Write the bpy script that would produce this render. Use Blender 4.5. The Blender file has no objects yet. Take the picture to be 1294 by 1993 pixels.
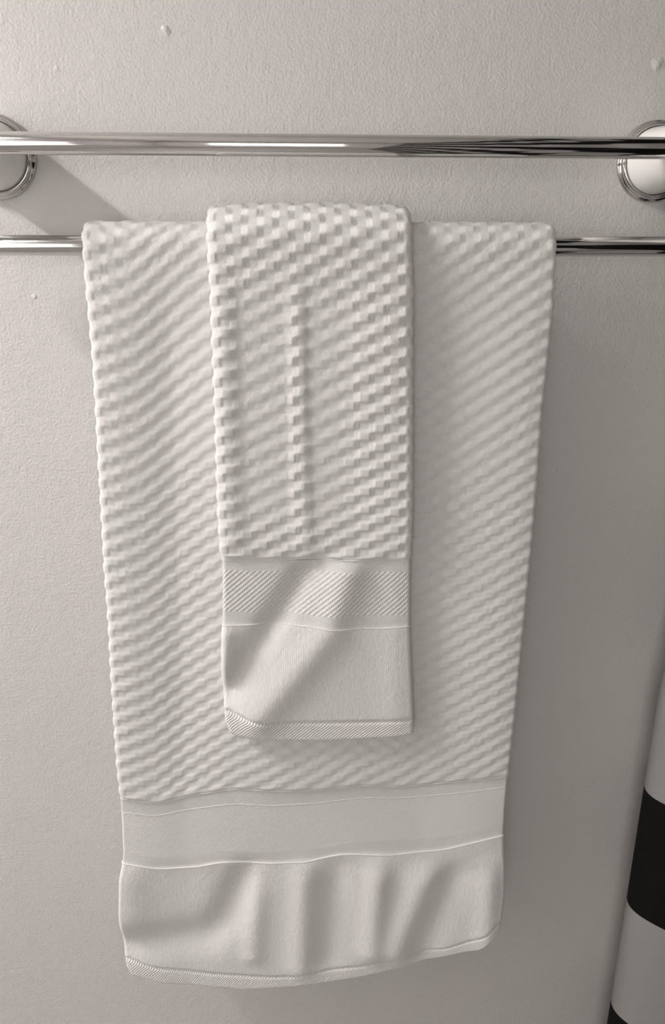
import bpy, bmesh, math
import numpy as np
from mathutils import Matrix, Vector

S = bpy.context.scene
COL = S.collection

# ------------------------------------------------------------------ camera
FPX, IW, IH = 1505.0, 1294.0, 1993.0
CAM_H = 1.35
D, PITCH, YAW = 0.7208, math.radians(17.0), 0.0502
CAM = np.array([0.0, -D, CAM_H])
FWD = np.array([math.sin(YAW) * math.cos(PITCH), math.cos(YAW) * math.cos(PITCH), -math.sin(PITCH)])
RGT = np.array([math.cos(YAW), -math.sin(YAW), 0.0])
UPV = np.cross(RGT, FWD)
cd = bpy.data.cameras.new('camera')
cd.sensor_fit = 'VERTICAL'
cd.sensor_height = 36.0
cd.lens = FPX / IH * 36.0
cd.clip_start = 0.01
cam = bpy.data.objects.new('camera', cd)
COL.objects.link(cam)
M = Matrix.Identity(4)
for i in range(3):
    M[i][0], M[i][1], M[i][2], M[i][3] = RGT[i], UPV[i], -FWD[i], CAM[i]
cam.matrix_world = M
S.camera = cam

# ------------------------------------------------------------------ light, world, exposure
w = bpy.data.worlds.new('world'); S.world = w
w.use_nodes = True
w.node_tree.nodes['Background'].inputs[0].default_value = (1.0, 0.97, 0.94, 1)
w.node_tree.nodes['Background'].inputs[1].default_value = 0.0
S.view_settings.view_transform = 'Standard'
S.view_settings.look = 'None'
S.view_settings.gamma = 1.0
S.view_settings.use_curve_mapping = False
S.view_settings.exposure = 0.0

LAMP = dict(x=-1.12, z=2.10, y0=-0.15, y1=-0.62, power=33.0)
LEFT_FILL = dict(y0=-0.30, y1=-1.25, z0=0.95, z1=1.70, power=3.0)
FRONT_FILL = dict(x0=-0.80, x1=0.20, z0=0.85, z1=1.75, power=8.5)


def area(name, loc, target, sx, sy, power, color=(1, 0.966, 0.943), parent=None):
    l = bpy.data.lights.new(name, 'AREA')
    l.shape = 'RECTANGLE'; l.size = sx; l.size_y = sy
    l.energy = power; l.color = color
    o = bpy.data.objects.new(name, l); COL.objects.link(o)
    dz = (Vector(loc) - Vector(target)).normalized()
    xa = Vector((0, 1, 0)) if abs(dz.y) < 0.9 else Vector((1, 0, 0))
    ya = dz.cross(xa).normalized(); xa = ya.cross(dz).normalized()
    m = Matrix.Identity(4)
    for i in range(3):
        m[i][0], m[i][1], m[i][2], m[i][3] = xa[i], ya[i], dz[i], loc[i]
    if parent is not None:
        o.parent = parent
        o.matrix_parent_inverse = parent.matrix_world.inverted()
    o.matrix_world = m
    return o


# ------------------------------------------------------------------ measuring helpers
def unproj(px, py, Y):
    """point on the vertical plane y = Y seen at pixel px, py"""
    px = np.asarray(px, float); py = np.asarray(py, float)
    d = FWD[:, None] + RGT[:, None] * ((px.ravel() - IW / 2) / FPX) - UPV[:, None] * ((py.ravel() - IH / 2) / FPX)
    t = (Y - CAM[1]) / d[1]
    return (CAM[0] + t * d[0]).reshape(px.shape), (CAM[2] + t * d[2]).reshape(px.shape)


def proj(x, y, z):
    dx, dy, dz = x - CAM[0], y - CAM[1], z - CAM[2]
    f = dx * FWD[0] + dy * FWD[1] + dz * FWD[2]
    r = dx * RGT[0] + dy * RGT[1] + dz * RGT[2]
    u = dx * UPV[0] + dy * UPV[1] + dz * UPV[2]
    return IW / 2 + FPX * r / f, IH / 2 - FPX * u / f


def sstep(a, b, x):
    t = np.clip((x - a) / (b - a), 0, 1)
    return t * t * (3 - 2 * t)


# ------------------------------------------------------------------ object helpers
def tag(o, label=None, cat=None, group=None, kind=None):
    if label: o['label'] = label
    if cat: o['category'] = cat
    if group: o['group'] = group
    if kind: o['kind'] = kind
    return o


def empty(name, loc=(0, 0, 0)):
    o = bpy.data.objects.new(name, None); COL.objects.link(o)
    o.location = loc
    o.empty_display_size = 0.05
    bpy.context.view_layer.update()
    return o


def link(name, me, mats, parent=None, smooth=True):
    if not isinstance(mats, (list, tuple)): mats = [mats]
    for m in mats: me.materials.append(m)
    if smooth:
        me.polygons.foreach_set('use_smooth', [True] * len(me.polygons))
    o = bpy.data.objects.new(name, me); COL.objects.link(o)
    if parent is not None:
        o.parent = parent
        o.location = -Vector(parent.location)      # vertices are given in world metres
    return o


def from_bm(name, bm, mats, parent=None, smooth=True):
    me = bpy.data.meshes.new(name); bm.to_mesh(me); bm.free()
    return link(name, me, mats, parent, smooth)


def box(bm, x0, x1, y0, y1, z0, z1, bev=0.0):
    r = bmesh.ops.create_cube(bm, size=1.0, matrix=Matrix.Translation(((x0 + x1) / 2, (y0 + y1) / 2, (z0 + z1) / 2)) @ Matrix.Diagonal((x1 - x0, y1 - y0, z1 - z0, 1)))
    if bev > 0:
        ed = list({e for v in r['verts'] for e in v.link_edges})
        bmesh.ops.bevel(bm, geom=ed, offset=bev, segments=3, affect='EDGES', profile=0.5)


def lathe(bm, prof, origin, axis, n=72):
    """prof: list of (radius, distance along axis) ; axis unit vector"""
    ax = Vector(axis).normalized()
    a = Vector((0, 0, 1)) if abs(ax.z) < 0.9 else Vector((1, 0, 0))
    e1 = ax.cross(a).normalized(); e2 = ax.cross(e1)
    rings = []
    for r, h in prof:
        ring = []
        for k in range(n):
            t = 2 * math.pi * k / n
            ring.append(bm.verts.new(Vector(origin) + ax * h + (e1 * math.cos(t) + e2 * math.sin(t)) * max(r, 1e-5)))
        rings.append(ring)
    for a_, b_ in zip(rings[:-1], rings[1:]):
        for k in range(n):
            bm.faces.new((a_[k], a_[(k + 1) % n], b_[(k + 1) % n], b_[k]))
    bm.faces.new(rings[0][::-1]); bm.faces.new(rings[-1])
    bmesh.ops.recalc_face_normals(bm, faces=bm.faces)


def tube(bm, pts, r, n=10, closed=False):
    P = [Vector(p) for p in pts]
    rings = []
    prev = None
    N = len(P)
    for i, p in enumerate(P):
        if closed:
            t = (P[(i + 1) % N] - P[i - 1]).normalized()
        else:
            t = (P[min(i + 1, N - 1)] - P[max(i - 1, 0)]).normalized()
        if prev is None:
            a = Vector((0, 1, 0)) if abs(t.y) < 0.9 else Vector((1, 0, 0))
            e1 = (a - t * a.dot(t)).normalized()
        else:
            e1 = (prev - t * prev.dot(t)).normalized()
        prev = e1
        e2 = t.cross(e1)
        rr = r[i] if hasattr(r, '__len__') else r
        rings.append([bm.verts.new(p + (e1 * math.cos(2 * math.pi * k / n) + e2 * math.sin(2 * math.pi * k / n)) * rr) for k in range(n)])
    seq = list(zip(rings[:-1], rings[1:])) + ([(rings[-1], rings[0])] if closed else [])
    for a_, b_ in seq:
        for k in range(n):
            bm.faces.new((a_[k], a_[(k + 1) % n], b_[(k + 1) % n], b_[k]))
    if not closed:
        bm.faces.new(rings[0][::-1]); bm.faces.new(rings[-1])
    bmesh.ops.recalc_face_normals(bm, faces=bm.faces)


# ------------------------------------------------------------------ materials
def new_mat(name):
    m = bpy.data.materials.new(name); m.use_nodes = True
    nt = m.node_tree
    return m, nt, nt.nodes['Principled BSDF']


def N(nt, kind, **kw):
    n = nt.nodes.new(kind)
    for k, v in kw.items():
        if k.startswith('i_'):
            key = k[2:]
            key = int(key) if key.isdigit() else key.replace('_', ' ')
            n.inputs[key].default_value = v
        else:
            setattr(n, k, v)
    return n


def mth(nt, op, a, b=None, c=None):
    n = nt.nodes.new('ShaderNodeMath'); n.operation = op
    for i, v in enumerate((a, b, c)):
        if v is None: continue
        if hasattr(v, 'is_output'): nt.links.new(v, n.inputs[i])
        else: n.inputs[i].default_value = v
    return n.outputs[0]


def bump(nt, height, dist, strength=1.0, prev=None):
    b = N(nt, 'ShaderNodeBump'); b.inputs['Strength'].default_value = strength
    b.inputs['Distance'].default_value = dist
    nt.links.new(height, b.inputs['Height'])
    if prev is not None: nt.links.new(prev, b.inputs['Normal'])
    return b.outputs['Normal']


def plain(name, col, rough=0.5, metal=0.0):
    m, nt, p = new_mat(name)
    p.inputs['Base Color'].default_value = (*col, 1)
    p.inputs['Roughness'].default_value = rough
    p.inputs['Metallic'].default_value = metal
    return m


def wall_paint(name, col, rough, blemish=()):
    m, nt, p = new_mat(name)
    L = nt.links
    geo = N(nt, 'ShaderNodeNewGeometry')
    p.inputs['Roughness'].default_value = rough
    n1 = N(nt, 'ShaderNodeTexNoise', i_Scale=430.0, i_Detail=3.0, i_Roughness=0.55)
    n2 = N(nt, 'ShaderNodeTexNoise', i_Scale=110.0, i_Detail=2.0, i_Roughness=0.5)
    n3 = N(nt, 'ShaderNodeTexNoise', i_Scale=9.0, i_Detail=2.0, i_Roughness=0.5)
    for n in (n1, n2, n3): L.new(geo.outputs['Position'], n.inputs['Vector'])
    nm = bump(nt, n3.outputs[0], 0.0012)
    nm = bump(nt, n2.outputs[0], 0.00042, 1.0, nm)
    nm = bump(nt, n1.outputs[0], 0.0006, 1.0, nm)
    mixc = N(nt, 'ShaderNodeMix', data_type='RGBA')
    mixc.inputs[6].default_value = (*col, 1)
    mixc.inputs[7].default_value = (col[0] * 0.55, col[1] * 0.5, col[2] * 0.46, 1)
    acc = None; specks = None
    for (bx, bz, rad, h, dark) in blemish:
        # distance to the blemish with a wobbly rim
        sub = N(nt, 'ShaderNodeVectorMath', operation='SUBTRACT'); L.new(geo.outputs['Position'], sub.inputs[0])
        sub.inputs[1].default_value = (bx, 0, bz)
        ln = N(nt, 'ShaderNodeVectorMath', operation='LENGTH'); L.new(sub.outputs[0], ln.inputs[0])
        wob = mth(nt, 'MULTIPLY_ADD', mth(nt, 'SUBTRACT', n2.outputs[0], 0.5), rad * 1.6, ln.outputs['Value'])
        mr = N(nt, 'ShaderNodeMapRange', interpolation_type='SMOOTHSTEP')
        L.new(wob, mr.inputs[0]); mr.inputs[1].default_value = 0; mr.inputs[2].default_value = rad
        mr.inputs[3].default_value = 1; mr.inputs[4].default_value = 0
        if dark:
            specks = mr.outputs[0] if specks is None else mth(nt, 'MAXIMUM', specks, mr.outputs[0])
        else:
            v = mth(nt, 'MULTIPLY', mr.outputs[0], h)
            acc = v if acc is None else mth(nt, 'ADD', acc, v)
    if acc is not None: nm = bump(nt, acc, 1.0, 1.0, nm)
    if specks is not None:
        L.new(mth(nt, 'MULTIPLY', specks, 0.35), mixc.inputs[0])
    else:
        mixc.inputs[0].default_value = 0
    L.new(mixc.outputs[2], p.inputs['Base Color'])
    L.new(nm, p.inputs['Normal'])
    return m


def towel_mat(name, kind, col=(0.72, 0.71, 0.695)):
    """kind: terry, velour, dobby, fine_dobby, knit, rib ; the UV map is in millimetres (u across, v along)"""
    m, nt, p = new_mat(name)
    L = nt.links
    p.inputs['Base Color'].default_value = (*col, 1)
    p.inputs['Roughness'].default_value = 0.95
    p.inputs['Sheen Weight'].default_value = 0.25
    p.inputs['Sheen Roughness'].default_value = 0.5
    p.inputs['Specular IOR Level'].default_value = 0.15
    uv = N(nt, 'ShaderNodeUVMap'); uv.uv_map = 'UVMap'
    sep = N(nt, 'ShaderNodeSeparateXYZ'); L.new(uv.outputs[0], sep.inputs[0])
    u, v = sep.outputs[0], sep.outputs[1]
    PI2 = 2 * math.pi

    def wave(expr, period):
        return mth(nt, 'SINE', mth(nt, 'MULTIPLY', expr, PI2 / period))
    geo = N(nt, 'ShaderNodeNewGeometry')
    nz = N(nt, 'ShaderNodeTexNoise', i_Scale=1500.0 if kind == 'terry' else 2200.0, i_Detail=2.0, i_Roughness=0.6)
    L.new(geo.outputs['Position'], nz.inputs['Vector'])
    nz2 = N(nt, 'ShaderNodeTexNoise', i_Scale=260.0, i_Detail=2.0, i_Roughness=0.6)
    L.new(geo.outputs['Position'], nz2.inputs['Vector'])
    nm = None
    if kind == 'terry':
        loops = mth(nt, 'MULTIPLY', wave(u, 1.25), wave(v, 1.4))
        nm = bump(nt, loops, 0.00008)
        nm = bump(nt, nz2.outputs[0], 0.0006, 1.0, nm)
        nm = bump(nt, nz.outputs[0], 0.0003, 1.0, nm)
    elif kind == 'velour':
        nm = bump(nt, wave(u, 1.5), 0.00004)
        nm = bump(nt, nz2.outputs[0], 0.0006, 1.0, nm)
        nm = bump(nt, nz.outputs[0], 0.00022, 1.0, nm)
    elif kind in ('dobby', 'fine_dobby'):
        k = 1.0 if kind == 'dobby' else 0.55
        d1 = mth(nt, 'SUBTRACT', u, mth(nt, 'MULTIPLY', v, 1.0))
        d2 = mth(nt, 'ADD', u, mth(nt, 'MULTIPLY', v, 1.0))
        a = wave(d1, 4.7 * k); b = wave(d2, 3.1 * k)
        h = mth(nt, 'ADD', a, mth(nt, 'MULTIPLY', mth(nt, 'MULTIPLY', a, b), 0.7))
        nm = bump(nt, h, 0.00021 * k * (1 if kind == 'dobby' else 0.5))
        nm = bump(nt, nz.outputs[0], 0.00015, 1.0, nm)
    elif kind == 'knit':
        z = mth(nt, 'ADD', v, mth(nt, 'MULTIPLY', mth(nt, 'PINGPONG', u, 0.9), 0.9))
        nm = bump(nt, mth(nt, 'MULTIPLY', wave(z, 1.8), wave(u, 1.8)), 0.00016)
        nm = bump(nt, nz.outputs[0], 0.0001, 1.0, nm)
    elif kind == 'rib':
        d1 = mth(nt, 'SUBTRACT', u, mth(nt, 'MULTIPLY', v, 1.15))
        nm = bump(nt, wave(d1, 3.1), 0.00022)
        nm = bump(nt, nz.outputs[0], 0.00012, 1.0, nm)
    elif kind == 'cord':
        nm = bump(nt, nz.outputs[0], 0.0001)
    L.new(nm, p.inputs['Normal'])
    return m


CHROME = plain('polished_chrome', (0.62, 0.61, 0.60), 0.07, 1.0)
CERAMIC = plain('white_glazed_ceramic', (0.93, 0.92, 0.90), 0.12)
TERRY = towel_mat('terry_loops', 'terry')
VELOUR = towel_mat('sheared_terry', 'velour')
DOBBY = towel_mat('diagonal_dobby_weave', 'dobby')
FINE = towel_mat('fine_dobby_weave', 'fine_dobby')
KNIT = towel_mat('flat_knit_weave', 'knit')
RIB = towel_mat('ribbed_hem_weave', 'rib')
CORDM = towel_mat('white_cord', 'cord')

# ------------------------------------------------------------------ the room
X0R, X1R, Y0R, ZT = -1.25, 1.25, -2.3, 2.45
WALLC = (0.63, 0.612, 0.595)
bl = []
for (px, py, rad, h, dark) in ((322, 60, 0.0050, 0.0010, 0), (1281, 126, 0.0070, 0.0014, 0), (68, 577, 0.0030, 0.0008, 0),
                               (110, 135, 0.003, 0.0003, 0), (1080, 915, 0.003, 0.0006, 0),
                               (213, 316, 0.0030, 0, 1), (207, 397, 0.0020, 0, 1), (1107, 1553, 0.002, 0.0005, 0)):
    bx, bz = unproj(px, py, 0.0)
    bl.append((float(bx), float(bz), rad, h, dark))
PAINT_BACK = wall_paint('off_white_eggshell_paint', WALLC, 0.30, bl)
PAINT = wall_paint('off_white_paint', (0.82, 0.80, 0.78), 0.6)
FLOORM = plain('grey_floor_tile', (0.42, 0.40, 0.38), 0.35)


def struct(name, dims, m):
    bm = bmesh.new(); box(bm, *dims)
    return tag(from_bm(name, bm, m, smooth=False), kind='structure')


struct('wall_back', (X0R, X1R, 0.0, 0.1, 0, ZT), PAINT_BACK)
struct('wall_left', (X0R - 0.1, X0R, Y0R, 0.1, 0, ZT), PAINT)
struct('wall_right', (X1R, X1R + 0.1, Y0R, 0.1, 0, ZT), PAINT)
struct('wall_front', (X0R - 0.1, X1R + 0.1, Y0R - 0.1, Y0R, 0, ZT), PAINT)
struct('floor', (X0R - 0.1, X1R + 0.1, Y0R - 0.1, 0.1, -0.1, 0), FLOORM)
struct('ceiling', (X0R - 0.1, X1R + 0.1, Y0R - 0.1, 0.1, ZT, ZT + 0.1), PAINT)

# ------------------------------------------------------------------ towel rack
ZU, ZL = CAM_H + 0.0949, CAM_H + 0.0231          # bar heights
YU, YL, RB = -0.075, -0.055, 0.008
XRL, XRR = -0.246, 0.317                          # rosette centres
rack = empty('towel_rack', ((XRL + XRR) / 2, 0, ZU))
tag(rack, 'double chrome towel bar with round white ceramic mounts fixed to the painted wall', 'towel rack')
for nm, y, z, lab in (('bar', YU, ZU, 'upper chrome bar, empty'), ('bar', YL, ZL, 'lower chrome bar carrying the towels')):
    bm = bmesh.new()
    e = 0.0 if z == ZU else 0.026
    lathe(bm, [(RB * 0.8, -0.004 - e), (RB, -0.002 - e), (RB, XRR - XRL + 0.002 + e), (RB * 0.8, XRR - XRL + 0.004 + e)], (XRL, y, z), (1, 0, 0), 96)
    b = from_bm(nm, bm, CHROME, rack); b['label'] = lab
for x in (XRL, XRR):
    bm = bmesh.new()
    lathe(bm, [(0.0325, 0.0), (0.0332, 0.001), (0.0332, 0.0025), (0.0322, 0.0038), (0.0300, 0.0042), (0.0300, 0.0052)]
          + [(0.0292 + 0.0018 * math.cos(t), 0.0062 + 0.0034 * math.sin(t)) for t in np.linspace(-0.3, 3.0, 12)]
          + [(0.026, 0.004)], (x, 0, ZU), (0, -1, 0), 96)
    ring = from_bm('mount_ring', bm, CHROME, rack); ring['label'] = 'chrome trim ring of the mount'
    bm = bmesh.new()
    prof = [(0.0270, 0.003), (0.0272, 0.007), (0.0268, 0.012), (0.0258, 0.02), (0.0244, 0.032), (0.0232, 0.046), (0.0225, 0.06), (0.0222, 0.075)]
    prof += [(0.0222 * math.cos(t), 0.075 + 0.018 * math.sin(t)) for t in np.linspace(0.15, 1.55, 10)]
    lathe(bm, prof, (x, 0, ZU), (0, -1, 0), 96)
    post = from_bm('mount_post', bm, CERAMIC, rack); post['label'] = 'white glazed ceramic post'
    o_ = 0.026 if x > 0 else -0.026          # the arm splays outward
    bm = bmesh.new()
    tube(bm, [(x, -0.070, ZU - 0.010), (x + o_ * 0.5, -0.066, ZU - 0.035), (x + o_, -0.058, ZL + 0.012), (x + o_, -0.055, ZL), (x + o_, -0.055, ZL - 0.010), (x + o_, -0.055, ZL - 0.0145)],
         [0.016, 0.0125, 0.0125, 0.0135, 0.010, 0.003], 24)
    arm = from_bm('lower_arm', bm, CERAMIC, rack)


# ------------------------------------------------------------------ towels
def waffle(u, v, a, b, shift):
    """raised popcorn cells, u and v in metres -> 0..1"""
    q = u / a
    c = np.floor(q); f = q - c
    def colh(c_):
        ph = v / (2 * b) - shift * c_
        s = np.cos(2 * math.pi * ph)
        return 0.5 + 0.5 * np.tanh(2.3 * s) / math.tanh(2.3)
    h = colh(c)
    wl = 0.5 * (1 - sstep(0.0, 0.24, f)); wr = 0.5 * sstep(0.76, 1.0, f)
    h = h * (1 - wl - wr) + colh(c - 1) * wl + colh(c + 1) * wr
    dome = 1 - 0.10 * np.abs(2 * f - 1) ** 3
    return h * dome


def ridge(px, py, pts, wd, amp):
    """soft ridge or furrow along a polyline given on the cloth front"""
    best = None
    for (x0, y0), (x1, y1) in zip(pts[:-1], pts[1:]):
        dx, dy = x1 - x0, y1 - y0
        t = np.clip(((px - x0) * dx + (py - y0) * dy) / (dx * dx + dy * dy), 0, 1)
        d = (px - x0 - t * dx) ** 2 + (py - y0 - t * dy) ** 2
        best = d if best is None else np.minimum(best, d)
    return amp * np.exp(-best / (wd * wd))


def grid_mesh(name, P, UV, mats, parent, close_first=False, close_last=False):
    """P rows x loop x 3 ; closed around the loop"""
    R, C = P.shape[:2]
    me = bpy.data.meshes.new(name)
    idx = np.arange(R * C).reshape(R, C)
    a = idx[:-1]; b = idx[1:]
    a2 = np.roll(a, -1, 1); b2 = np.roll(b, -1, 1)
    F = np.stack([a, b, b2, a2], -1).reshape(-1, 4)
    UVc = np.stack([UV[:-1], UV[1:], np.roll(UV, -1, 1)[1:], np.roll(UV, -1, 1)[:-1]], 2).reshape(-1, 4, 2)
    nf = len(F)
    me.vertices.add(R * C); me.vertices.foreach_set('co', P.reshape(-1))
    me.loops.add(nf * 4); me.loops.foreach_set('vertex_index', F.reshape(-1).astype(np.int32))
    me.polygons.add(nf)
    me.polygons.foreach_set('loop_start', np.arange(nf, dtype=np.int32) * 4)
    me.polygons.foreach_set('loop_total', np.full(nf, 4, dtype=np.int32))
    ul = me.uv_layers.new(name='UVMap')
    ul.data.foreach_set('uv', UVc.reshape(-1))
    me.update(calc_edges=True); me.validate()
    return link(name, me, mats, parent)


def build_towel(spec):
    Yc = YL - spec['rc']                      # centre of the cloth on the front side
    th = spec['th']; yf = Yc - th / 2
    # outline in metres
    lx, lz = unproj([p[0] for p in spec['left']], [p[1] for p in spec['left']], yf + th * 0.3)
    rx, rz = unproj([p[0] for p in spec['right']], [p[1] for p in spec['right']], yf + th * 0.3)
    ol, orr = np.argsort(lz), np.argsort(rz)
    XL = lambda z: np.interp(z, lz[ol], lx[ol]) + spec['bh'] * 0.5
    XR = lambda z: np.interp(z, rz[orr], rx[orr]) - spec['bh'] * 0.5
    ds = spec['ds']
    W = float(XR(ZL) - XL(ZL)) - th
    nS = int(W / ds) + 1
    s = np.linspace(0, 1, nS)

    def curve(pts):
        cx, cz = unproj([p[0] for p in pts], [p[1] for p in pts], yf)
        sn = (cx - XL(cz)) / (XR(cz) - XL(cz))
        o = np.argsort(sn)
        # smooth the polyline a little
        fine = np.interp(np.linspace(0, 1, 200), sn[o], cz[o])
        k = np.hanning(17); k /= k.sum()
        fine = np.convolve(np.pad(fine, 8, mode='edge'), k, mode='valid')
        return np.interp(s, np.linspace(0, 1, 200), fine)
    curves = [np.full(nS, ZL)] + [curve(c) for c in spec['curves']]
    # rows: list of (z(s) , phi , back flag , section)
    rows_c = []      # centre points  nS x 3
    rows_n = []      # normals 3
    sec = []
    fv = []          # distance from the body seam along the cloth
    tl = []
    hemq = []
    seamz = curves[1]
    # back side, bottom to top
    zbk = float(curves[-1].mean()) + spec['back_up']
    backpull = spec['backpull']
    for t in np.linspace(0, 1, int((ZL - zbk) / 0.0022) + 1)[:-1]:
        z = zbk + (ZL - zbk) * t
        yb = YL + spec['rc'] - backpull * math.sin(min(1, (1 - t) * 1.3) * math.pi / 2)
        rows_c.append((np.full(nS, z), np.full(nS, yb))); rows_n.append((0.0, 1.0, 0.0)); sec.append('body'); tl.append(min(1.0, t * (ZL - zbk) / (th * .5)))
        fv.append(np.full(nS, (ZL - z) + math.pi * spec['rc']) + (ZL - seamz))
        hemq.append(0)
    # arc over the bar, back to front
    arch = spec['arch'] * (1 - (2 * s - 1) ** 2) ** 0.8
    nA = int(math.pi * (spec['rc'] + th / 2) / (ds * 1.1))
    for t in np.linspace(0, math.pi, nA + 1)[:-1]:
        rr = spec['rc'] + arch * math.sin(t)
        rows_c.append((ZL + rr * math.sin(t), YL + rr * math.cos(t)))
        rows_n.append((0.0, math.cos(t), math.sin(t)))
        sec.append('body'); tl.append(1.0)
        fv.append((math.pi - t) * (spec['rc'] + th / 2) + (ZL - seamz)); hemq.append(0)
    # front, top to bottom
    names = spec['sections']
    for k, nm_ in enumerate(names):
        za, zb = curves[k], curves[k + 1]
        L = float(np.abs(za - zb).max())
        n = max(2, int(L / ds))
        last = (k == len(names) - 1)
        tt = np.linspace(0, 1, n + 1)
        if not last: tt = tt[:-1]
        for t in tt:
            z = za + (zb - za) * t
            rows_c.append((z, np.full(nS, Yc))); rows_n.append((0.0, -1.0, 0.0)); sec.append(nm_)
            fv.append(z - seamz)
            if last:
                hemq.append(t); dq = (1 - t) * L / (th * 0.5 * spec['hemth'])
                tl.append(math.sqrt(max(0.0, 1 - max(0, 1 - dq) ** 2)))
            else:
                hemq.append(0); tl.append(1.0)
    R = len(rows_c)
    Z = np.array([r[0] for r in rows_c]); Y = np.array([r[1] for r in rows_c]); NN = np.array(rows_n)
    FV = np.array(fv); TL = np.array(tl)
    secA = np.array(sec)
    front = np.array([n[1] < -0.999 for n in rows_n])
    # thickness by section
    thk = np.full(R, th)
    for nm_, f_ in spec['thin'].items():
        thk[secA == nm_] = th * f_
    kk = np.hanning(9); kk /= kk.sum()
    thk = np.convolve(np.pad(thk, 4, mode='edge'), kk, mode='valid')
    r_h = int(np.argmax(secA == 'hem')); dist = np.abs(np.arange(R) - r_h) * ds
    thk = thk * (1 - 0.5 * np.exp(-(dist / 0.0021) ** 2))
    thk = thk * np.maximum(TL, 0.03)
    XLr = XL(np.clip(Z[:, 0], None, ZL)); XRr = XR(np.clip(Z[:, -1], None, ZL))
    # back uses the same width as the front at that height, a little narrower
    bk = NN[:, 1] > 0.99
    XLr = XLr + np.where(bk, 0.006, 0); XRr = XRr - np.where(bk, 0.006, 0)
    # the arc narrows slightly toward its crown at the corners
    h2 = thk / 2
    Xc = XLr[:, None] + h2[:, None] + (XRr - XLr - 2 * h2)[:, None] * s[None, :]
    # loop parameters
    nC = spec['ncap']
    al = np.linspace(0, math.pi, nC + 2)[1:-1]
    sin_ = s[::-1][::4]
    nI = len(sin_)
    C = nS + nC + nI + nC
    P = np.zeros((R, C, 3)); UV = np.zeros((R, C, 2))
    Nr = NN[:, None, :]
    cen = np.stack([Xc, Y, Z], -1)
    ex = np.array([1.0, 0, 0])
    # bump height
    def bh(U, V, isbody):
        h = waffle(U, V, spec['ca'], spec['cb'], spec['shift']) * spec['bh']
        h = h * sstep(0.0, 0.004, V)
        return np.where(isbody, h, 0.0)
    body = (secA == 'body')[:, None]
    U0 = s[None, :] * W + np.zeros((R, 1))
    capL = math.pi * th / 2
    # outer
    relief = np.zeros((R, nS))
    ppx, ppy = proj(cen[..., 0], Y - th / 2, Z)
    relief[front] = spec['relief'](ppx[front], ppy[front])
    flat = np.ones((R, nS))
    flat[front] = spec['flat'](ppx[front], ppy[front])
    top_fade = sstep(ZL + 0.0, ZL - 0.045, Z)
    relief = relief * top_fade
    ho = h2[:, None] + relief + bh(U0, FV, body) * flat
    P[:, :nS] = cen + Nr * ho[..., None]
    UV[:, :nS, 0] = U0 * 1000; UV[:, :nS, 1] = FV * 1000
    # right cap
    cr = cen[:, -1:, :] + Nr * relief[:, -1:, None]
    Ucr = W + al[None, :] / math.pi * capL + np.zeros((R, 1))
    fvR = FV[:, -1:] + np.zeros((1, nC))
    d = np.cos(al)[None, :, None] * Nr + np.sin(al)[None, :, None] * ex
    P[:, nS:nS + nC] = cr + d * (h2[:, None] + 0.6 * bh(Ucr, fvR, body))[..., None]
    UV[:, nS:nS + nC, 0] = Ucr * 1000; UV[:, nS:nS + nC, 1] = fvR * 1000
    # inner
    ci = cen[:, ::-1][:, ::4]
    ri = relief[:, ::-1][:, ::4]
    # the inner face stays off whatever hangs behind it
    inn = np.minimum(np.maximum(ri - h2[:, None], -th / 2), ri + h2[:, None] - 0.0004)
    P[:, nS + nC:nS + nC + nI] = ci + Nr * inn[..., None]
    UV[:, nS + nC:nS + nC + nI, 0] = (2 * W - sin_[None, :] * W) * 1000
    UV[:, nS + nC:nS + nC + nI, 1] = FV[:, ::-1][:, ::4] * 1000
    # left cap
    al2 = al[::-1]
    cl = cen[:, :1, :] + Nr * relief[:, :1, None]
    Ucl = -al2[None, :] / math.pi * capL + np.zeros((R, 1))
    fvL = FV[:, :1] + np.zeros((1, nC))
    d = np.cos(al2)[None, :, None] * Nr - np.sin(al2)[None, :, None] * ex
    P[:, nS + nC + nI:] = cl + d * (h2[:, None] + 0.6 * bh(Ucl, fvL, body))[..., None]
    UV[:, nS + nC + nI:, 0] = Ucl * 1000; UV[:, nS + nC + nI:, 1] = fvL * 1000
    # never touch the wall
    P[..., 1] = np.minimum(P[..., 1], -0.004)

    root = empty(spec['name'], (float(XL(ZL) + XR(ZL)) / 2, YL, ZL))
    tag(root, spec['label'], 'towel')
    # split by section
    order = []
    for x in sec:
        if not order or order[-1] != x: order.append(x)
    r0 = 0
    info = {}
    for x in order:
        r1 = r0
        while r1 < R and sec[r1] == x: r1 += 1
        hi = min(r1, R - 1)
        o = grid_mesh(spec['parts'][x][0], P[r0:hi + 1], UV[r0:hi + 1], spec['parts'][x][1], root)
        if spec['parts'][x][2]: o['label'] = spec['parts'][x][2]
        # close the far ends
        if x == 'body' or hi == R - 1:
            bm = bmesh.new(); bm.from_mesh(o.data)
            bm.verts.ensure_lookup_table()
            ring = [bm.verts[i] for i in (range(C) if x == 'body' else range((hi - r0) * C, (hi - r0 + 1) * C))]
            try: bm.faces.new(ring[::-1] if x != 'body' else ring)
            except ValueError: pass
            bm.to_mesh(o.data); bm.free()
        info[x] = (r0, hi)
        r0 = r1
    # cords along the seams (front and round both side folds)
    for (x, dv, rad, out, lab) in spec['cords']:
        ra = info[x][0]
        sel = list(range(nS + nC + nI, C)) + list(range(nS)) + list(range(nS, nS + nC))
        pts = P[ra, sel].copy()
        cen_row = np.vstack([np.repeat(cen[ra, :1], nC, 0), cen[ra], np.repeat(cen[ra, -1:], nC, 0)])
        dirv = pts - cen_row
        dirv /= np.linalg.norm(dirv, axis=1)[:, None]
        pts = pts + dirv * out
        pts[:, 2] += dv
        pts = pts[::3]
        bm = bmesh.new(); tube(bm, [tuple(p) for p in pts], rad, 8)
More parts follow.
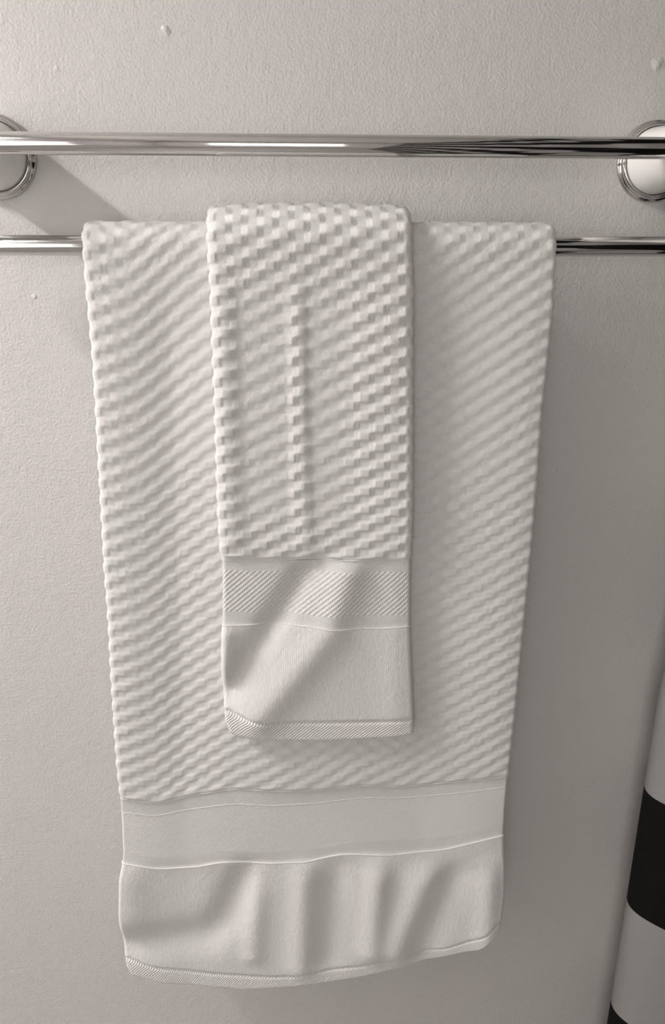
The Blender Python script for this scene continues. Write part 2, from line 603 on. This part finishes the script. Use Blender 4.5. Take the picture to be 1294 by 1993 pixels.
        o = from_bm('seam_cord', bm, CORDM, root)
        if lab: o['label'] = lab
    return root


def flat_large(px, py):
    L = np.interp(py, [440, 700, 1000, 1500, 1850], [162, 178, 195, 226, 240])
    d = px - L
    e = np.clip(1 - d / 60.0, 0, 1) + np.clip(1 - (py - 440) / 120.0, 0, 1)
    return 0.72 + 0.35 * np.clip(e, 0, 1)


def flat_small(px, py):
    k = sstep(480, 640, py) * (1 - sstep(980, 1050, py))
    m = np.interp(px, [400, 440, 465, 560, 570, 592, 600, 660, 700, 800], [1.1, 1.1, 0.55, 0.5, 1.0, 1.0, 0.5, 0.6, 1.1, 1.1])
    return 1 - k * (1 - m)


# ---- large bath towel
def relief_large(px, py):
    L = np.interp(py, [440, 700, 1000, 1500, 1850], [162, 178, 195, 226, 240])
    R_ = np.interp(py, [440, 700, 1000, 1500, 1850], [1080, 1066, 1042, 990, 975])
    sn = (px - L) / (R_ - L)
    k = sstep(430, 700, py) * (1 - 0.55 * sstep(1350, 1560, py))
    h = np.interp(sn, [0, 0.05, 0.10, 0.17, 0.27, 0.38, 0.60, 0.70, 0.78, 0.90, 0.96, 1.0],
                  [0, 0.6, -0.9, -4.2, -1.6, 0.5, 0.5, -1.0, -2.8, 1.4, 2.2, 0.6]) * 0.001
    # soften the piecewise profile
    h2 = h
    out = h2 * k
    c = sstep(1650, 1720, py)
    out = out + 2.0 * c * (ridge(px, py, [(486, 1690), (440, 1790), (400, 1826), (245, 1838)], 30, -0.0040)
                     + ridge(px, py, [(500, 1700), (492, 1860)], 16, 0.0022)
                     + ridge(px, py, [(592, 1690), (585, 1880)], 22, 0.0028)
                     + ridge(px, py, [(655, 1690), (640, 1860)], 26, -0.0024)
                     + ridge(px, py, [(738, 1680), (722, 1850)], 22, 0.0036)
                     + ridge(px, py, [(835, 1690), (770, 1850)], 26, 0.0030)
                     + ridge(px, py, [(890, 1690), (825, 1850)], 26, -0.0022)
                     + ridge(px, py, [(955, 1660), (945, 1850)], 22, 0.0030)
                     + ridge(px, py, [(250, 1700), (245, 1800)], 40, 0.0020))
    # soft waviness of the woven band
    b = sstep(1520, 1560, py) * (1 - sstep(1670, 1710, py))
    out = out + b * 0.0012 * np.sin((px - 230) / 95.0)
    # groove above the hem
    return out


def smooth1(f, wpx):
    def g(px, py):
        return (f(px - wpx, py) + 2 * f(px - wpx / 2, py) + 2.5 * f(px, py) + 2 * f(px + wpx / 2, py) + f(px + wpx, py)) / 8.5
    return g


large = dict(
    name='bath_towel', label='large white waffle-textured bath towel folded over the lower bar, behind the hand towel',
    rc=0.0132, th=0.0085, bh=0.0015, shift=0.46, ds=0.0009, ncap=12, arch=0.0, back_up=0.03, backpull=0.004, hemth=1.0,
    ca=0.01185, cb=0.00775,
    left=[(158, 430), (158, 470), (165, 560), (178, 700), (184, 800), (189, 900), (195, 1000), (200, 1100), (208, 1200), (213, 1300), (219, 1400), (226, 1500),
          (233, 1555), (236, 1610), (238, 1660), (236, 1682), (231, 1710), (230, 1780), (233, 1820), (240, 1862), (244, 1880), (256, 1903), (275, 1915)],
    right=[(1079, 430), (1084, 490), (1078, 600), (1067, 700), (1056, 800), (1049, 900), (1041, 1000), (1032, 1100), (1022, 1200), (1012, 1300), (1002, 1400), (991, 1500),
           (984, 1560), (981, 1620), (983, 1680), (982, 1740), (976, 1790), (966, 1815), (945, 1838)],
    curves=[
        [(233, 1556), (300, 1565), (370, 1550), (450, 1537), (530, 1541), (620, 1540), (700, 1530), (790, 1534), (870, 1525), (984, 1512)],
        [(235, 1583), (300, 1590), (370, 1577), (450, 1566), (530, 1570), (620, 1566), (700, 1556), (790, 1557), (870, 1548), (984, 1533)],
        [(237, 1660), (300, 1672), (370, 1665), (430, 1657), (500, 1660), (600, 1656), (700, 1642), (790, 1638), (870, 1630), (920, 1618), (982, 1603)],
        [(237, 1680), (300, 1693), (370, 1691), (430, 1679), (500, 1683), (600, 1678), (670, 1665), (770, 1667), (870, 1655), (920, 1641), (981, 1625)],
        [(240, 1868), (290, 1886), (400, 1898), (540, 1904), (600, 1897), (700, 1881), (850, 1851), (950, 1815), (976, 1785)],
        [(256, 1902), (330, 1919), (480, 1930), (580, 1922), (700, 1905), (850, 1867), (930, 1845), (966, 1818)],
    ],
    sections=['body', 'strip_a', 'band', 'strip_b', 'cuff', 'hem'],
    thin={'strip_a': 0.62, 'band': 0.62, 'strip_b': 0.62, 'cuff': 0.95, 'hem': 0.9},
    parts={'body': ('waffle_body', TERRY, 'raised waffle terry'), 'strip_a': ('knit_strip', KNIT, 'flat knit strip above the woven band'),
           'band': ('woven_band', FINE, 'flat finely woven band'), 'strip_b': ('knit_strip', KNIT, 'flat knit strip below the woven band'),
           'cuff': ('plain_cuff', VELOUR, 'smooth plain cuff'), 'hem': ('hem', RIB, 'diagonally ribbed hem')},
    cords=[('strip_a', 0.0, 0.0006, 0.0, None), ('band', 0.0, 0.0004, 0.0, None), ('cuff', 0.0, 0.0007, 0.0001, None), ('cuff', -0.0022, 0.0006, -0.0002, None)],
    flat=flat_large, relief=smooth1(relief_large, 16))


def relief_small(px, py):
    k = sstep(470, 640, py)
    kb = 1 - sstep(1040, 1110, py)
    L = np.interp(py, [430, 700, 1000, 1400], [401, 412, 423, 436])
    x = px - (L - 412)
    h = np.interp(x, [410, 425, 440, 452, 470, 555, 566, 584, 594, 600, 680, 720, 760, 790, 803],
                  [0, 1.6, 2.2, 1.6, 0.2, 0.2, 1.1, 1.7, 0.9, -0.1, 0.2, 1.6, 2.6, 2.4, 0.5]) * 0.001
    out = h * k * kb
    c = sstep(1060, 1120, py)
    out = out + 2.0 * c * (ridge(px, py, [(618, 1080), (545, 1195), (440, 1352)], 25, -0.0036)
                     + ridge(px, py, [(690, 1080), (640, 1230), (500, 1400)], 36, 0.0034)
                     + ridge(px, py, [(440, 1240), (438, 1320)], 20, 0.0020)
                     + ridge(px, py, [(770, 1100), (770, 1400)], 30, 0.0008))
    return out


small = dict(
    name='hand_towel', label='small white waffle-textured hand towel folded in thirds, hung over the middle of the bath towel',
    rc=0.0248, th=0.0095, bh=0.0020, shift=0.44, ds=0.0008, ncap=12, arch=0.0022, back_up=0.02, backpull=0.0, hemth=1.0,
    ca=0.0121, cb=0.0080,
    left=[(399, 400), (399, 440), (407, 560), (412, 700), (416, 800), (419, 900), (422, 1000), (428, 1080), (431, 1100), (431, 1200), (429, 1228), (428, 1300), (433, 1375), (436, 1400), (444, 1424), (462, 1438)],
    right=[(797, 400), (803, 470), (806, 560), (805, 700), (804, 1000), (801, 1085), (800, 1220), (803, 1300), (807, 1400), (807, 1425), (798, 1434)],
    curves=[
        [(430, 1087), (500, 1089), (650, 1090), (800, 1090)],
        [(431, 1110), (500, 1112), (650, 1112), (800, 1113)],
        [(431, 1191), (500, 1194), (600, 1197), (700, 1199), (800, 1197)],
        [(429, 1218), (500, 1218), (600, 1219), (660, 1223), (740, 1224), (801, 1219)],
        [(434, 1384), (450, 1390), (490, 1402), (530, 1408), (620, 1409), (720, 1407), (807, 1402)],
        [(441, 1426), (465, 1437), (530, 1443), (620, 1445), (720, 1441), (780, 1436), (805, 1430)],
    ],
    sections=['body', 'strip_a', 'band', 'strip_b', 'cuff', 'hem'],
    thin={'strip_a': 0.70, 'band': 0.72, 'strip_b': 0.70, 'cuff': 0.95, 'hem': 0.9},
    parts={'body': ('waffle_body', TERRY, 'raised waffle terry'), 'strip_a': ('knit_strip', KNIT, 'flat knit strip above the woven band'),
           'band': ('woven_band', DOBBY, 'band of raised diagonal weave'), 'strip_b': ('knit_strip', KNIT, 'flat knit strip below the woven band'),
           'cuff': ('plain_cuff', VELOUR, 'smooth plain cuff'), 'hem': ('hem', RIB, 'diagonally ribbed hem')},
    cords=[('strip_a', 0.0, 0.0005, 0.0, None), ('strip_a', -0.0018, 0.0005, -0.0004, None), ('cuff', 0.0, 0.0006, 0.0001, None), ('cuff', -0.0024, 0.0006, -0.0002, None)],
    flat=flat_small, relief=smooth1(relief_small, 5))
build_towel(large)
build_towel(small)


# ------------------------------------------------------------------ shower curtain
def cloth_mat(name, col):
    m, nt, p = new_mat(name)
    p.inputs['Base Color'].default_value = (*col, 1)
    p.inputs['Roughness'].default_value = 0.85
    p.inputs['Specular IOR Level'].default_value = 0.12
    geo = N(nt, 'ShaderNodeNewGeometry')
    nz = N(nt, 'ShaderNodeTexNoise', i_Scale=900.0, i_Detail=2.0)
    nt.links.new(geo.outputs['Position'], nz.inputs['Vector'])
    nt.links.new(bump(nt, nz.outputs[0], 0.0002), p.inputs['Normal'])
    return m


CW, CB = cloth_mat('white_curtain_fabric', (0.25, 0.242, 0.234)), cloth_mat('black_curtain_fabric', (0.004, 0.004, 0.004))
YC = -0.045
sx, sz = unproj([1294, 1262, 1225, 1190], [1290, 1540, 1757, 1960], YC)
z_edges = [float(sz[1]), float(sz[2]), float(sz[3])]
half = (z_edges[0] - z_edges[2]) / 2
levels = []      # (z, is_black below)
z0 = z_edges[0]
k = 0
zt, zbm = 2.05, 0.12
lv = []
i = -12
for i in range(-14, 12):
    za = z0 - i * half          # even i: black starts below za
    lv.append((za, i % 2 == 0))
lv = [(z, b) for z, b in lv if zbm - half < z < zt + half]


EDGE = np.polyfit(sz, sx, 1)


def xedge(z):
    return float(np.polyval(EDGE, z)) + 0.10 * max(0.0, z - float(sz[0]) + 0.04)


print('curtain edge slope', EDGE, sz)
bm = bmesh.new()
zs = []; fl = []
for (za, b), (zb_, _) in zip(lv[:-1], lv[1:]):
    a_ = min(za, zt); c_ = max(zb_, zbm)
    if a_ <= c_: continue
    for t in np.linspace(0, 1, 7)[:-1]:
        zs.append(a_ + (c_ - a_) * t); fl.append(b)
zs.append(c_)
ys = np.linspace(-0.006, -1.55, 360)
rows = []
for z in zs:
    xe = xedge(z)
    row = []
    for y in ys:
        dd = (-y) - 0.045
        per = 0.165
        x = xe + 0.026 * (1 - math.cos(2 * math.pi * dd / per + 0.35 * math.sin(dd * 7))) * (0.8 + 0.25 * math.sin(dd * 5 + 1))
        row.append(bm.verts.new((x, y, z)))
    rows.append(row)
for r in range(len(zs) - 1):
    for c in range(len(ys) - 1):
        f = bm.faces.new((rows[r][c], rows[r + 1][c], rows[r + 1][c + 1], rows[r][c + 1]))
        f.material_index = 1 if fl[r] else 0
cur = from_bm('shower_curtain', bm, [CW, CB])
tag(cur, 'black and white wide-striped shower curtain hanging in folds beside the towels', 'shower curtain')
sm = cur.modifiers.new('thickness', 'SOLIDIFY'); sm.thickness = 0.0012; sm.offset = -1
xr = xedge(2.05) + 0.03
rod = empty('curtain_rod', (xr, -1.1, 2.09))
tag(rod, 'chrome rod carrying the striped shower curtain', 'curtain rod')
bm = bmesh.new(); lathe(bm, [(0.012, 0.0), (0.012, -Y0R)], (xr, 0, 2.09), (0, -1, 0), 32)
from_bm('rod', bm, CHROME, rod)
for y in (0.0, Y0R):
    bm = bmesh.new(); lathe(bm, [(0.03, 0.0), (0.03, 0.008), (0.018, 0.02)], (xr, y, 2.09), (0, -1 if y == 0 else 1, 0), 40)
    from_bm('end_flange', bm, CHROME, rod)
for k in range(10):
    y = -0.06 - k * 0.16
    bm = bmesh.new()
    tube(bm, [(xr, y, 2.078 + 0.0 + 0.026 * math.sin(t) ) if False else (xr + 0.022 * math.cos(t), y, 2.080 + 0.034 * math.sin(t)) for t in np.linspace(0, 2 * math.pi, 25)[:-1]], 0.0018, 8, closed=True)
    o = from_bm('curtain_ring', bm, CHROME)
    tag(o, 'small chrome ring joining curtain and rod', 'curtain ring', 'curtain rings on the rod')

# ------------------------------------------------------------------ vanity lamp on the left wall (outside the frame)
lx_, lz_, ly0, ly1 = LAMP['x'], LAMP['z'], LAMP['y0'], LAMP['y1']
lamp = empty('wall_lamp', (X0R, (ly0 + ly1) / 2, lz_))
tag(lamp, 'long chrome vanity lamp with a white diffuser on the left wall', 'lamp')
bm = bmesh.new(); box(bm, X0R, X0R + 0.03, ly1, ly0, lz_ - 0.05, lz_ + 0.05, 0.004)
from_bm('back_plate', bm, CHROME, lamp, False)
bm = bmesh.new(); box(bm, X0R + 0.03, lx_ - 0.012, ly1 + 0.02, ly0 - 0.02, lz_ - 0.03, lz_ + 0.03, 0.006)
from_bm('housing', bm, CERAMIC, lamp, False)
area('lamp_light', (lx_, (ly0 + ly1) / 2, lz_), (lx_ + 0.12, (ly0 + ly1) / 2, lz_ - 1.0), ly0 - ly1, 0.05, LAMP['power'], parent=lamp)

# ------------------------------------------------------------------ added soft fill light, framed like a window, on the left wall (outside the frame)
wy0, wy1, wz0, wz1 = LEFT_FILL['y0'], LEFT_FILL['y1'], LEFT_FILL['z0'], LEFT_FILL['z1']
bm = bmesh.new()
for d in ((wy1 - 0.05, wy1, wz0 - 0.05, wz1 + 0.05), (wy0, wy0 + 0.05, wz0 - 0.05, wz1 + 0.05), (wy1, wy0, wz1, wz1 + 0.05), (wy1, wy0, wz0 - 0.05, wz0)):
    box(bm, X0R, X0R + 0.03, d[0], d[1], d[2], d[3], 0.003)
wf = tag(from_bm('fill_frame_left', bm, CERAMIC, smooth=False), kind='structure')
area('left_fill_light', (X0R + 0.012, (wy0 + wy1) / 2, (wz0 + wz1) / 2), (X0R + 1.0, (wy0 + wy1) / 2, (wz0 + wz1) / 2), wy0 - wy1, wz1 - wz0, LEFT_FILL['power'])

# ------------------------------------------------------------------ made-up window frame with broad fill light, on the wall behind the camera
fx0, fx1, fz0, fz1 = FRONT_FILL['x0'], FRONT_FILL['x1'], FRONT_FILL['z0'], FRONT_FILL['z1']
bm = bmesh.new()
for d in ((fx0 - 0.05, fx0, fz0 - 0.05, fz1 + 0.05), (fx1, fx1 + 0.05, fz0 - 0.05, fz1 + 0.05), (fx0, fx1, fz1, fz1 + 0.05), (fx0, fx1, fz0 - 0.05, fz0)):
    box(bm, d[0], d[1], Y0R, Y0R + 0.03, d[2], d[3], 0.003)
tag(from_bm('fill_frame_front', bm, CERAMIC, smooth=False), kind='structure')
area('front_fill_light', ((fx0 + fx1) / 2, Y0R + 0.012, (fz0 + fz1) / 2), ((fx0 + fx1) / 2, 0, (fz0 + fz1) / 2), fx1 - fx0, fz1 - fz0, FRONT_FILL['power'])
